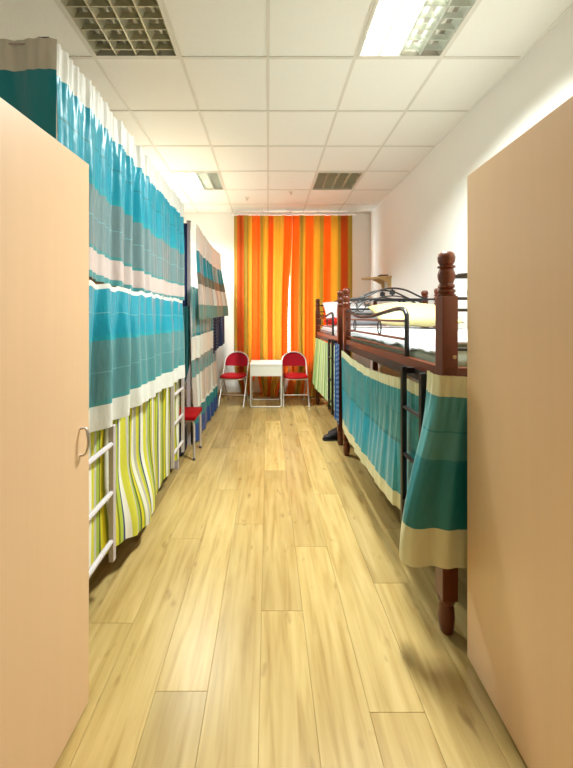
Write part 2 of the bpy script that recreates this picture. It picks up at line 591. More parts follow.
def fixture(i, j, lit, label):
    x0, x1, y0, y1 = cell(i, j)
    x0 += 0.008; x1 -= 0.008; y0 += 0.008; y1 -= 0.008
    w = x1 - x0
    t = thing('louvre_ceiling_light', label, 'ceiling light', ((x0 + x1) / 2, (y0 + y1) / 2, H), group='louvre lights set in the ceiling grid')
    bm = B()
    box(bm, x0, x1, y0, y1, H + 0.098, H + 0.10)
    box(bm, x0, x0 + 0.002, y0, y1, H, H + 0.098); box(bm, x1 - 0.002, x1, y0, y1, H, H + 0.098)
    box(bm, x0 + 0.002, x1 - 0.002, y0, y0 + 0.002, H, H + 0.098); box(bm, x0 + 0.002, x1 - 0.002, y1 - 0.002, y1, H, H + 0.098)
    part('housing', bm, M['housing'], t)
    bm = B()
    e = 0.018
    z0, z1 = H - 0.006, H + 0.0
    box(bm, x0, x1, y0, y0 + e, z0, z1); box(bm, x0, x1, y1 - e, y1, z0, z1)
    box(bm, x0, x0 + e, y0 + e, y1 - e, z0, z1); box(bm, x1 - e, x1, y0 + e, y1 - e, z0, z1)
    part('frame', bm, M['tbar'], t)
    pitch = (w - 2 * e) / 4
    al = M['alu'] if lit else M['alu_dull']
    for k in range(4):
        cx = x0 + e + pitch * (k + 0.5)
        on = lit and k < 2
        part('lamp_tube', tube(B(), [(cx, y0 + 0.02, H + 0.068), (cx, y1 - 0.02, H + 0.068)], 0.013, 10),
             M['tube_on'] if on else M['tube_off'], t, smooth=True)
    for k in range(5):                      # lengthwise V reflectors
        cx = x0 + e + pitch * k
        bm = B()
        hw = 0.028
        ys0, ys1 = y0 + 0.012, y1 - 0.012
        v = [bm.verts.new(c) for c in ((cx - 0.004, ys0, H + 0.001), (cx + 0.004, ys0, H + 0.001), (cx + hw * (k < 4) + 0.002, ys0, H + 0.05), (cx - hw * (k > 0) - 0.002, ys0, H + 0.05),
                                       (cx - 0.004, ys1, H + 0.001), (cx + 0.004, ys1, H + 0.001), (cx + hw * (k < 4) + 0.002, ys1, H + 0.05), (cx - hw * (k > 0) - 0.002, ys1, H + 0.05))]
        for f in ((0, 1, 2, 3), (7, 6, 5, 4), (0, 4, 5, 1), (1, 5, 6, 2), (2, 6, 7, 3), (3, 7, 4, 0)):
            bm.faces.new([v[q] for q in f])
        part('reflector', bm, al, t)
    nb = 7
    for k in range(4):
        cx = x0 + e + pitch * (k + 0.5)
        for q in range(nb):
            cy = y0 + 0.02 + (y1 - y0 - 0.04) * (q + 0.5) / nb
            bm = box(B(), cx - pitch / 2 + 0.004, cx + pitch / 2 - 0.004, cy - 0.002, cy + 0.002, H + 0.004, H + 0.042)
            part('louvre_blade', bm, al, t)
    if lit:
        ld = bpy.data.lights.new('tube_light', 'AREA')
        ld.shape = 'RECTANGLE'
        ld.size = 0.29; ld.size_y = 0.56
        ld.energy = LAMP_WATT
        ld.spread = math.radians(140)   # louvre cut-off
        ld.color = LAMP_COL
        lo = bpy.data.objects.new('tube_light', ld)
        COL.objects.link(lo)
        lo.parent = t
        lo.location = (-w / 4, 0, -0.012)
    return t
fixture(1, 5, False, 'unlit dull louvre ceiling light above the near left bunk curtain')
fixture(4, 5, True, 'large lit louvre ceiling light with half its tubes glowing white')
fixture(1, 9, True, 'small lit louvre ceiling light near the navy cloth and far bunk')
fixture(4, 9, False, 'unlit grey louvre ceiling light close to the orange curtain')
fixture(1, 1, False, 'unlit louvre ceiling light above the handled wardrobe')
fixture(4, 1, False, 'unlit louvre ceiling light above the plain wardrobe')
for (x, y, lb) in ((-0.316, 5.11, 'small white sprinkler head in the ceiling beside a lit lamp'), (0.33, 4.87, 'small white sprinkler head in the ceiling beside an unlit lamp')):
    t = thing('sprinkler_head', lb, 'sprinkler', (x, y, H), group='sprinkler heads in the ceiling')
    part('escutcheon', lathe(B(), [(0.03, H + 0.004), (0.034, H - 0.004), (0.02, H - 0.01)], x, y, 14), M['white_m'], t, smooth=True)
    part('nozzle', lathe(B(), [(0.008, H - 0.01), (0.008, H - 0.028), (0.016, H - 0.03), (0.016, H - 0.033)], x, y, 10), M['steel'], t, smooth=True)

# ------------------------------------------------------------------ window curtains and their rail
CY = 5.70
ORG, GLD, OLV, RED, DOR = (248, 140, 48), (230, 188, 80), (196, 166, 76), (240, 122, 44), (206, 104, 40)
def xr(px):
    return (px - 268) / 340 * CY
def curtain_stops(x0, x1, seq):
    st = [(max(0.0, (px - x0) / (x1 - x0)), c) for px, c in seq]
    res = [st[0]]
    for (pa, ca), (pb, cb) in zip(st, st[1:]):
        res += [(pb - 0.008, ca), (pb + 0.008, cb)]
    return res
curA = stripes('orange_stripe_a', curtain_stops(234, 258, [(234, OLV), (237, DOR), (244, OLV), (248, GLD), (252, ORG)]), rough=0.8, translucent=0.45, soft=True)  # olive left edge: missing backlight put into the stripe colours
curB = stripes('orange_stripe_b', curtain_stops(257, 291, [(257, ORG), (260, OLV), (263, GLD), (268, RED), (273, GLD), (278, GLD), (283, ORG)]), rough=0.8, translucent=0.45, soft=True)
curC = stripes('orange_stripe_c', curtain_stops(293, 352, [(293, ORG), (300, OLV), (304, GLD), (306, ORG), (314, GLD), (320, OLV), (324, ORG), (331, GLD), (338, OLV), (341, DOR), (348, OLV)]), rough=0.8, translucent=0.45, soft=True)  # olive right edge paints the cloth darker where no backlight reaches
def cur(name, label, x0, x1, xb0, xb1, mat, seed, folds, zb, y=CY, bend=0.84, gap=(0, 0)):
    a, c = xr(x0), xr(x1)
    def sl(u, v):
        k = sstep(bend, 1.0, v)
        s = (xr(xb0) - a) * (1 - u) + (xr(xb1) - c) * u
        g = -(gap[0] * (1 - u) ** 2 + gap[1] * u * u) * sstep(0.0, 0.6, v)
        return (s * k + g, 0)
    return cloth(name, label, 'curtain', [(a, y), (c, y)], 3.065, zb, [(0, 1, name, mat, None)], group='orange striped window curtains',
                 folds=folds, amp=0.026, amp_top=0.018, slide=sl, nu=110, nv=36, seed=seed)
cur('window_curtain', 'narrow orange and gold striped curtain beside the white left wall', 234, 258, 241, 250, curA, 3, 3.5, 0.07)
cur('window_curtain', 'orange and gold striped curtain hanging behind the small white table', 257, 292.3, 261, 282, curB, 5, 4.5, 0.03, y=CY + 0.012, gap=(0, 0.072))
cur('window_curtain', 'wide orange and gold striped curtain next to the wooden bunk', 292.5, 352, 288, 350, curC, 8, 8, 0.03, gap=(0.03, 0))
t = thing('curtain_rail', 'white curtain rail under the ceiling above orange curtains', 'curtain rail', (0.42, 5.7, 3.07))
part('rail', box(B(), xr(231), xr(356), 5.66, 5.75, 3.075, 3.10), M['white_m'], t)
for px in (236, 263, 291, 318, 350):
    part('bracket', box(B(), xr(px) - 0.015, xr(px) + 0.015, 5.68, 5.84, 3.10, 3.12), M['white_m'], t)

# ------------------------------------------------------------------ wardrobes
def wardrobe(label, corner, ang, length, depth, height, sgn, ndoor, handle):
    """corner: far aisle corner; body runs back toward the viewer and away from the aisle (sgn)."""
    t = thing('wardrobe', label, 'wardrobe', (corner[0], corner[1], 0), ang)
    L, D, Hh = length, depth, height
    th = 0.018
    X = lambda a: sgn * a          # away from the aisle
    def bx(name, a0, a1, y0, y1, z0, z1, mat, par=t, bev=0.0015):
        xa, xb = sorted((X(a0), X(a1)))
        return part(name, box(B(), xa, xb, y0, y1, z0, z1), mat, par, local=True, bevel=bev)
    bx('side_panel', 0.0, D, -th, 0, 0, Hh, M['door'])
    bx('side_panel', 0.0, D, -L, -L + th, 0, Hh, M['door'])
    bx('top_panel', 0.0, D, -L + th, -th, Hh - th, Hh, M['door'])
    bx('bottom_panel', 0.02, D, -L + th, -th, 0.06, 0.06 + th, M['door'])
    bx('back_panel', D - 0.006, D, -L + th, -th, 0.07, Hh - th, M['door_edge'])
    bx('plinth', 0.03, 0.046, -L + th, -th, 0, 0.06, M['dark_gap'])
    n = ndoor
    dw = L / n
    for k in range(n):
        y1 = -k * dw - 0.001
        y0 = y1 - dw + 0.002
        d = bx('door', -0.018, -0.0005, y0, y1, 0.012, Hh, M['door'])
        if handle and k == 0:
            yh = y1 - 0.05
            pts = smooth_path([(X(-0.016), yh, 0.985), (X(-0.038), yh, 0.985), (X(-0.044), yh, 0.962), (X(-0.046), yh, 0.935), (X(-0.041), yh, 0.91), (X(-0.032), yh, 0.897), (X(-0.016), yh, 0.895)], 5)
            part('handle', tube(B(), pts, 0.0042, 8), M['steel'], d, smooth=True, local=True)
    return t
wardrobe('pale beech wardrobe with a small bow handle beside the blue curtained bunk', (-0.646, 1.195), math.radians(-3.6), 1.0, 0.46, EYE + 0.535, -1, 2, True)
wardrobe('plain beech wardrobe beside the dark wooden bunk post', (0.81, 1.352), math.radians(-2.6), 1.14, 0.55, EYE + 0.56, 1, 2, False)

# ------------------------------------------------------------------ left metal bunks
BX0, BX1, BT = -0.82, -1.68, 2.375
def metal_bunk(label, y0, y1, ladders, BX0=-0.82):
    t = thing('metal_bunk_bed', label, 'bunk bed', (-1.25, (y0 + y1) / 2, 0), group='grey metal bunks along the left wall')
    for x in (BX0, BX1):
        for y in (y0, y1):
            pp = part('post', box(B(), x - 0.019, x + 0.019, y - 0.019, y + 0.019, 0, BT), M['bedgrey'], t, bevel=0.003)
            part('post_cap', box(B(), x - 0.021, x + 0.021, y - 0.021, y + 0.021, BT, BT + 0.008), M['cap'], pp)
    for z in (0.20, 0.93, 1.62):
        for x in (BX0, BX1):
            part('side_rail', box(B(), x - 0.012, x + 0.012, y0 + 0.02, y1 - 0.02, z - 0.025, z + 0.025), M['bedgrey'], t)
        for y in (y0, y1):
            part('end_rail', box(B(), BX1 + 0.02, BX0 - 0.02, y - 0.012, y + 0.012, z - 0.025, z + 0.025), M['bedgrey'], t)
        part('bed_base', box(B(), BX1 + 0.014, BX0 - 0.014, y0 + 0.02, y1 - 0.02, z - 0.01, z + 0.01), M['board'], t)
    part('curtain_wire', tube(B(), [(BX0 + 0.025, y0, BT - 0.02), (BX0 + 0.025, y1, BT - 0.02)], 0.004, 6), M['bedgrey'], t)
    part('curtain_wire', tube(B(), [(BX0, y0 - 0.022, BT - 0.02), (BX1, y0 - 0.022, BT - 0.02)], 0.004, 6), M['bedgrey'], t)
    for (ya, yb, zt, zb, own) in ladders:
        xl = BX0 + 0.062
        lad = t
        for y in (ya, yb)[:1 if own else 2]:
            part('ladder_stile', box(B(), xl - 0.012, xl + 0.012, y - 0.014, y + 0.014, zb, zt), M['bedgrey'], lad, bevel=0.003)
        z = zb + 0.10
        while z < zt - 0.05:
            part('ladder_rung', tube(B(), [(xl, min(ya, yb) + 0.008, z), (xl, max(ya, yb) - 0.008, z)], 0.012, 8), M['rung'], lad, smooth=True)
            z += 0.235
    return t
metal_bunk('grey metal bunk bed next to the wardrobe, hung with blue curtains', 1.262, 3.05,
           [(1.655, 1.33, 0.835, 0.175, False), (2.70, 3.025, 0.825, 0.16, False)])
metal_bunk('grey metal bunk bed nearest the window, hung with teal curtains', 3.63, 5.42, [], -0.845)

# curtains of the first bunk
def lerp(a, b): return lambda u: a + (b - a) * u
c_u = cloth('bunk_curtain', 'cyan satin curtain with white gathered header on the upper metal bunk', 'curtain',
            [(-0.771, 1.236), (-0.762, 3.06)], lambda u: BT - 0.005, lambda u: 1.545 - 0.035 * u - 0.03 * math.sin(PI * u),
            [(0, 0.145, 'header', M['c_white'], 'white gathered header'), (0.145, 0.31, 'cyan_band', M['c_cyan'], None), (0.31, 0.318, 'crease', M['c_tealdk'], None),  # shade in a fold crease, put in as a thin dark band
             (0.318, 0.49, 'cyan_band', M['c_cyan'], None), (0.49, 0.525, 'border', M['c_cyan2'], None), (0.525, 0.675, 'grey_band', M['c_taupe'], None), (0.675, 0.68, 'seam', M['c_seam'], None),  # thin pale band paints the light on a fold crease
             (0.68, 0.83, 'grey_band', M['c_taupe'], None), (0.83, 0.85, 'border', M['c_green'], None), (0.85, 0.965, 'hem', M['c_pink'], 'pale hem'), (0.965, 1.0, 'hem_edge', M['c_green'], None)],
            group='satin curtains of the metal bunks', folds=13, amp=0.021, amp_top=0.011, ruffle=0.007, seed=11, nu=260, nv=44)
cloth('bunk_curtain', 'cyan satin curtain with white header across the bunk end above wardrobe', 'curtain',
      [(-1.68, 1.234), (-0.768, 1.234)], BT - 0.005, 1.62,
      [(0, 0.15, 'header', M['c_white'], 'white gathered header'), (0.15, 0.55, 'cyan_band', M['c_cyan'], None), (0.55, 0.9, 'grey_band', M['c_taupe'], None), (0.9, 1, 'hem', M['c_pink'], None)],
      group='satin curtains of the metal bunks', folds=6, amp=0.007, amp_top=0.006, ruffle=0.002, seed=21, nu=120, nv=24)
cloth('bunk_curtain', 'bright cyan curtain with white hem on the middle tier of near bunk', 'curtain',
      [(-0.742, 1.27), (-0.742, 2.9), (-0.765, 3.0)], lambda u: 1.515 - 0.012 * abs(math.sin(2 * PI * 6 * u)), lambda u: 0.865 - 0.03 * u + 0.0 * u,
      [(0, 0.035, 'header', M['c_white'], None), (0.035, 0.20, 'cyan_band', M['c_cyan'], None), (0.20, 0.205, 'seam', M['c_seam'], None), (0.205, 0.36, 'cyan_band', M['c_cyan'], None), (0.36, 0.395, 'border', M['c_cyan2'], None),  # pale thin band is a painted fold crease highlight
       (0.395, 0.61, 'grey_band', M['c_greyteal'], None), (0.61, 0.615, 'seam', M['c_seam'], None), (0.615, 0.80, 'grey_band', M['c_greyteal'], None), (0.80, 0.835, 'border', M['c_green'], None), (0.835, 1.0, 'hem', M['c_white'], 'white hem')],  # crease highlight again painted as a thin pale band
      group='satin curtains of the metal bunks', folds=9, amp=0.034, amp_top=0.014, seed=33, nu=240, nv=40, hemwave=0.006)
YLW = [(0.0, (214, 200, 40)), (0.09, (150, 160, 50)), (0.13, (226, 224, 205)), (0.20, (178, 176, 160)), (0.26, (206, 200, 60)), (0.36, (120, 130, 40)), (0.40, (176, 190, 70)),
       (0.50, (60, 74, 110)), (0.56, (230, 228, 214)), (0.66, (208, 206, 70)), (0.77, (190, 188, 176)), (0.83, (160, 176, 62)), (0.93, (96, 110, 60))]
M['yellow'] = stripes('yellow_stripe_cloth', YLW, repeat=5.3, rough=0.8)
cloth('striped_blanket', 'yellow, green and white striped cloth hanging under the cyan curtain', 'blanket',
      [(-0.788, 1.29), (-0.788, 3.00)], 0.90, lambda u: 0.225 - 0.10 * sstep(0.15, 0.5, u),
      [(0, 1, 'striped_blanket', M['yellow'], None)], folds=9, amp=0.011, amp_top=0.007,
      out=lambda u, v: 0.085 * math.exp(-((u - 0.42) / 0.15) ** 2) * sstep(0.45, 0.95, v), nu=220, nv=34, seed=41)

# second metal bunk's cloths
M['beige_stripe'] = stripes('beige_white_stripe', [(0, (196, 184, 176)), (0.3, (228, 228, 222)), (0.52, (206, 186, 172)), (0.78, (224, 226, 222))], repeat=5.0, rough=0.45)
M['c_white2'] = satin('satin_bright_white', (244, 248, 250), 0.45, 0.03)
cloth('bunk_curtain', 'cyan curtain with tall white top and beige band near the window', 'curtain',
      [(-0.768, 3.66), (-0.768, 4.9), (-0.755, 5.42)], lambda u: BT - 0.012 - 0.035 * math.sin(PI * u), lambda u: 1.33 + 0.05 * u,
      [(0, 0.27, 'header', M['c_white2'], 'white gathered header'), (0.27, 0.50, 'cyan_band', M['c_cyan'], None), (0.50, 0.62, 'taupe_band', mk('satin_brown_grey', (112, 112, 98), 0.4, var=0.08), None),
       (0.62, 0.84, 'beige_band', M['beige_stripe'], None), (0.84, 1.0, 'hem', mk('satin_hem_grey', (104, 140, 130), 0.4, var=0.08), None)],
      group='satin curtains of the metal bunks', folds=11, amp=0.020, amp_top=0.008, out=lambda u, v: (0.03 + 0.08 * u) * sstep(0.2, 1.0, v), seed=51, nu=180, nv=36)
cloth('bunk_curtain', 'teal curtain with broad white hem below the beige banded curtain', 'curtain',
      [(-0.80, 3.51), (-0.785, 3.62), (-0.782, 4.80)], 1.68, lambda u: 0.90 + 0.03 * u,
      [(0, 0.27, 'teal_band', M['c_teal'], None), (0.27, 0.64, 'grey_band', M['c_greyteal'], None), (0.64, 0.68, 'border', M['c_tealdk'], None), (0.68, 1.0, 'hem', M['c_white'], 'white hem')],
      group='satin curtains of the metal bunks', folds=6, amp=0.016, amp_top=0.006, seed=61, nu=120, nv=30)
cloth('bunk_curtain', 'teal and white curtain with royal blue hem reaching the floor', 'curtain',
      [(-0.808, 3.60), (-0.80, 4.3), (-0.79, 5.08)], lambda u: 0.97, lambda u: 0.02,
      [(0, 0.27, 'grey_band', M['c_greyteal'], None), (0.27, 0.62, 'beige_band', M['beige_stripe'], None), (0.62, 0.66, 'border', M['c_white'], None), (0.66, 0.80, 'teal_band', M['c_tealdk'], None), (0.80, 1.0, 'hem', M['c_blue'], 'royal blue hem')],
      group='satin curtains of the metal bunks', folds=8, amp=0.020, amp_top=0.006, seed=71, nu=160, nv=34, out=lambda u, v: 0.035 * v)
M['navydash'] = dashes('navy_dash_cloth', (10, 34, 82), (205, 214, 226), 2.0, 15.0, 0.42, 0.55, 3.0)
M['navypat'] = dashes('navy_pattern_cloth', (24, 28, 64), (120, 124, 140), 7.0, 12.0, 0.35, 0.35, 2.0)
cloth('hanging_towel', 'navy towel with white marks hanging between the two metal bunks', 'towel',
      [(-1.02, 3.588), (-0.852, 3.588)], 2.345, 1.42, [(0, 1, 'hanging_towel', M['navydash'], None)], folds=2.2, amp=0.014, nu=50, nv=30, seed=81)
cloth('hanging_garment', 'dark navy patterned garment hanging below the far bunk curtain', 'garment',
      [(-0.80, 4.88), (-0.67, 5.2)], 1.40, lambda u: 0.83 + 0.14 * u, [(0, 1, 'hanging_garment', M['navypat'], None)], folds=2.5, amp=0.02, nu=50, nv=24, seed=91)
cloth('hanging_cloth', 'dark teal cloth hanging from the metal bunk above red seat', 'cloth',
      [(-0.95, 3.535), (-0.82, 3.555)], 1.47, lambda u: 0.86 - 0.2 * math.sin(PI * u), [(0, 1, 'hanging_cloth', M['darkteal'], None)], folds=1.6, amp=0.02, nu=40, nv=20, seed=95)
cloth('hanging_jacket', 'dark brown garment hanging in the gap between metal bunks', 'garment',
      [(-1.30, 3.602), (-0.90, 3.602)], 1.60, 0.52, [(0, 1, 'hanging_jacket', M['darkbrown'], None)], folds=3, amp=0.006, nu=50, nv=24, seed=97)

# ------------------------------------------------------------------ red folding chairs
def chair(label, loc, rz):
    """Faces local -Y."""
    t = thing('folding_chair', label, 'chair', loc, rz, group='red folding chairs')
    r = 0.011
    w = 0.195
    def arch(y_of_z, z0, zt, ww):
        pts = [(-ww, y_of_z(z0), z0)]
        pts += [(-ww, y_of_z(0.55), 0.55)]
        for k in range(0, 13):
            a = PI - PI * k / 12
            z = zt - 0.15 + 0.15 * math.sin(a)
            pts.append((ww * math.cos(a), y_of_z(z), z))
        pts += [(ww, y_of_z(0.55), 0.55), (ww, y_of_z(z0), z0)]
        return pts
    back = lambda z: -0.17 + 0.42 * (z / 0.79)
    part('back_frame', tube(B(), arch(back, 0.005, 0.79, w), r, 8), M['chair_m'], t, smooth=True, local=True)
    # seat frame / rear legs: U tube under the seat falling back to the floor
    pts = smooth_path([(-w + 0.028, 0.24, 0.012), (-w + 0.028, 0.03, 0.33), (-w + 0.028, -0.06, 0.425)], 4)
    pts2 = [Vector((-p.x, p.y, p.z)) for p in pts]
    for q in (pts, pts2):
        part('rear_leg', tube(B(), q, r, 8), M['chair_m'], t, smooth=True, local=True)
    part('stretcher', tube(B(), [(-w + 0.028, 0.18, 0.10), (w - 0.028, 0.18, 0.10)], 0.008, 8), M['chair_m'], t, smooth=True, local=True)
    part('stretcher', tube(B(), [(-w, back(0.16), 0.16), (w, back(0.16), 0.16)], 0.008, 8), M['chair_m'], t, smooth=True, local=True)
    bm = B()                                  # seat pad, rounded
    ring = []
    for k in range(28):
        a = 2 * PI * k / 28
        ca, sa = math.cos(a), math.sin(a)
        e = 0.45
        ring.append((0.185 * math.copysign(abs(ca) ** e, ca), -0.02 + 0.19 * math.copysign(abs(sa) ** e, sa)))
    prev = None
    for sc, z in ((0.94, 0.425), (1.0, 0.432), (1.0, 0.452), (0.95, 0.463), (0.6, 0.467)):
        row = [bm.verts.new((x * sc, -0.02 + (y + 0.02) * sc, z)) for x, y in ring]
        if prev:
            for k in range(28):
                bm.faces.new((prev[k], prev[(k + 1) % 28], row[(k + 1) % 28], row[k]))
        else:
            bm.faces.new(row[::-1])
        prev = row
    bm.faces.new(prev)
    part('seat', bm, M['red'], t, smooth=True, local=True)
    pts = []
    part('seat_tube', tube(B(), [(-w + 0.02, 0.14, 0.418), (-w + 0.02, -0.16, 0.418), (-w + 0.05, -0.19, 0.418), (w - 0.05, -0.19, 0.418), (w - 0.02, -0.16, 0.418), (w - 0.02, 0.14, 0.418)], 0.009, 8), M['chair_m'], t, smooth=True, local=True)
    bm = B()                                  # backrest panel filling the arch
    n = 14
    rows = []
    for i in range(9):
        f = i / 8
        z = 0.575 + (0.782 - 0.575) * f
        hw = w - 0.010
        if z > 0.64:
            hw = (w - 0.010) * math.sqrt(max(0.0, 1 - ((z - 0.64) / 0.145) ** 2))
        if i == 0:
            hw = w - 0.02
        rows.append([(s, z, hw) for s in (-1 + 2 * k / n for k in range(n + 1))])
    for side in (-1, 1):
        vv = [[bm.verts.new((s * hw, back(z) + 0.008 * side - 0.02 * (1 - s * s) * -1 - 0.0, z)) for s, z, hw in r_] for r_ in rows]
        for i in range(8):
            for k in range(n):
                q = (vv[i][k], vv[i][k + 1], vv[i + 1][k + 1], vv[i + 1][k])
                bm.faces.new(q if side < 0 else q[::-1])
        if side < 0:
            first = vv
    edge = lambda v: [v[i][0] for i in range(9)] + v[8][1:] + [v[i][n] for i in range(7, -1, -1)] + v[0][-2:0:-1]
    ea, eb = edge(first), edge(vv)
    for k in range(len(ea)):
        bm.faces.new((ea[k], ea[(k + 1) % len(ea)], eb[(k + 1) % len(ea)], eb[k]))
    bmesh.ops.recalc_face_normals(bm, faces=bm.faces)
    part('backrest', bm, M['red2'], t, smooth=True, local=True)
    for (x, y) in ((-w, back(0)), (w, back(0)), (-w + 0.028, 0.245), (w - 0.028, 0.245)):
        part('foot', lathe(B(), [(0.013, 0.0), (0.014, 0.015), (0.012, 0.022)], x, y, 10), M['white_m'], t, smooth=True, local=True)
    return t
chair('red folding chair beside the white table, close to green striped cloth', (0.425, 5.32, 0), math.radians(2))
chair('red folding chair beside the white table, close to the left wall', (-0.535, 5.33, 0), math.radians(-10))
t = thing('stool', 'low stool with red seat and bent tube legs between metal bunks', 'stool', (-0.87, 3.38, 0))
sx0, sx1, sy0, sy1, sz = -1.06, -0.685, 3.20, 3.56, 0.385
bm = box(B(), sx0, sx1, sy0, sy1, sz, sz + 0.035)
part('seat', bm, M['red'], t, bevel=0.010)
for y in (sy0 + 0.03, sy1 - 0.03):
    pts = [(sx0 + 0.018, y, 0.012)] + smooth_path([(sx0 + 0.018, y, 0.30), (sx0 + 0.024, y, 0.345), (sx0 + 0.06, y, 0.373), (sx1 - 0.06, y, 0.373), (sx1 - 0.024, y, 0.345), (sx1 - 0.018, y, 0.30)], 4) + [(sx1 - 0.018, y, 0.012)]
    fr = part('leg_frame', tube(B(), pts, 0.0115, 8), M['chair_m'], t, smooth=True)
    for x in (sx0 + 0.018, sx1 - 0.018):
        part('foot', lathe(B(), [(0.013, 0.0), (0.014, 0.016), (0.012, 0.022)], x, y, 10), M['cap'], fr, smooth=True)
part('stretcher', tube(B(), [(sx0 + 0.018, sy0 + 0.04, 0.14), (sx0 + 0.018, sy1 - 0.04, 0.14)], 0.007, 8), M['chair_m'], t, smooth=True)

# ------------------------------------------------------------------ small table
t = thing('small_table', 'small white table with thin loop legs before the orange curtains', 'table', (-0.03, 5.32, 0))
tx0, tx1, ty0, ty1, tz = -0.273, 0.213, 5.10, 5.58, 0.655
part('table_top', box(B(), tx0, tx1, ty0, ty1, tz - 0.025, tz), M['table'], t, bevel=0.003)
part('apron', box(B(), tx0 + 0.004, tx1 - 0.004, ty0 + 0.004, ty1 - 0.004, tz - 0.185, tz - 0.0255), M['table'], t, bevel=0.003)
for y in (ty0 + 0.012, ty1 - 0.012):
    pts = [(tx0 + 0.012, y, tz - 0.18), (tx0 + 0.012, y, 0.03), (tx0 + 0.03, y, 0.011), (tx1 - 0.03, y, 0.011), (tx1 - 0.012, y, 0.03), (tx1 - 0.012, y, tz - 0.18)]
    part('leg_loop', tube(B(), pts, 0.010, 8), M['white_m'], t, smooth=True)

# ------------------------------------------------------------------ right wooden bunks
RX0, RX1 = 0.774, 1.672
PT = EYE + 0.283
def wood_post(t, x, y, ornate=True):
    hw = 0.033
    z_sq = EYE + 0.09
    bm = box(B(), x - hw, x + hw, y - hw, y + hw, 0.15, z_sq)
    o = part('post', bm, M['wood'], t, bevel=0.005)
    fin = [(0.036, z_sq), (0.038, z_sq + 0.006), (0.030, z_sq + 0.012), (0.036, z_sq + 0.019), (0.036, z_sq + 0.026), (0.028, z_sq + 0.032), (0.035, z_sq + 0.04), (0.033, z_sq + 0.048),
           (0.027, z_sq + 0.055), (0.034, z_sq + 0.075), (0.036, z_sq + 0.092), (0.031, z_sq + 0.112), (0.027, z_sq + 0.118), (0.036, z_sq + 0.123), (0.036, z_sq + 0.130), (0.026, z_sq + 0.134),
           (0.034, z_sq + 0.148), (0.036, z_sq + 0.168), (0.031, z_sq + 0.184), (0.020, z_sq + 0.192), (0.006, z_sq + 0.193)]
    part('finial', lathe(B(), fin, x, y, 18), M['wood'], o, smooth=True)
    foot = [(0.024, 0.0), (0.031, 0.03), (0.034, 0.07), (0.030, 0.11), (0.026, 0.125), (0.034, 0.135), (0.036, 0.152)]
    part('foot', lathe(B(), foot, x, y, 16), M['wood'], o, smooth=True)
    return o

def headboard(t, y, arch=True):
    xa, xb = RX0 + 0.033, RX1 - 0.033
    zb = 1.535
    cxm = (xa + xb) / 2
    for z in (zb, 1.44, 1.39, 1.22):
        part('head_bar', tube(B(), [(xa - 0.002, y, z), (xb + 0.002, y, z)], 0.009 if z == zb else 0.007, 8), M['black'], t, smooth=True)
    if arch:
        pts = smooth_path([(cxm - 0.40, y, zb + 0.004), (cxm - 0.27, y, zb + 0.022), (cxm - 0.13, y, zb + 0.085), (cxm, y, zb + 0.108), (cxm + 0.13, y, zb + 0.09), (cxm + 0.26, y, zb + 0.03), (cxm + 0.33, y, zb + 0.004)], 6)
        part('head_arch', tube(B(), pts, 0.009, 8), M['black'], t, smooth=True)
        for s in (-1, 1):
            pts = smooth_path([(cxm - s * 0.30, y, zb - 0.035), (cxm - s * 0.12, y, zb + 0.018), (cxm + s * 0.05, y, zb + 0.03), (cxm + s * 0.2, y, zb - 0.02), (cxm + s * 0.26, y, zb - 0.075)], 6)
            part('scroll', tube(B(), pts, 0.006, 6), M['black'], t, smooth=True)
            ring = [(cxm + s * (0.31 + 0.045 * math.cos(a)), y, 1.465 + 0.055 * math.sin(a)) for a in (2 * PI * k / 18 for k in range(18))]
            part('ring', tube(B(), ring, 0.005, 6, closed=True), M['black'], t, smooth=True)
        bm = B()
        for k in range(6):
            a = PI / 6 + k * PI / 3
            bmesh.ops.create_icosphere(bm, subdivisions=1, radius=0.014, matrix=Matrix.Translation((cxm + 0.019 * math.cos(a), y, zb + 0.068 + 0.019 * math.sin(a))))
        bmesh.ops.create_icosphere(bm, subdivisions=1, radius=0.011, matrix=Matrix.Translation((cxm, y, zb + 0.068)))
        part('rosette', bm, M['black'], t, smooth=True)
    return

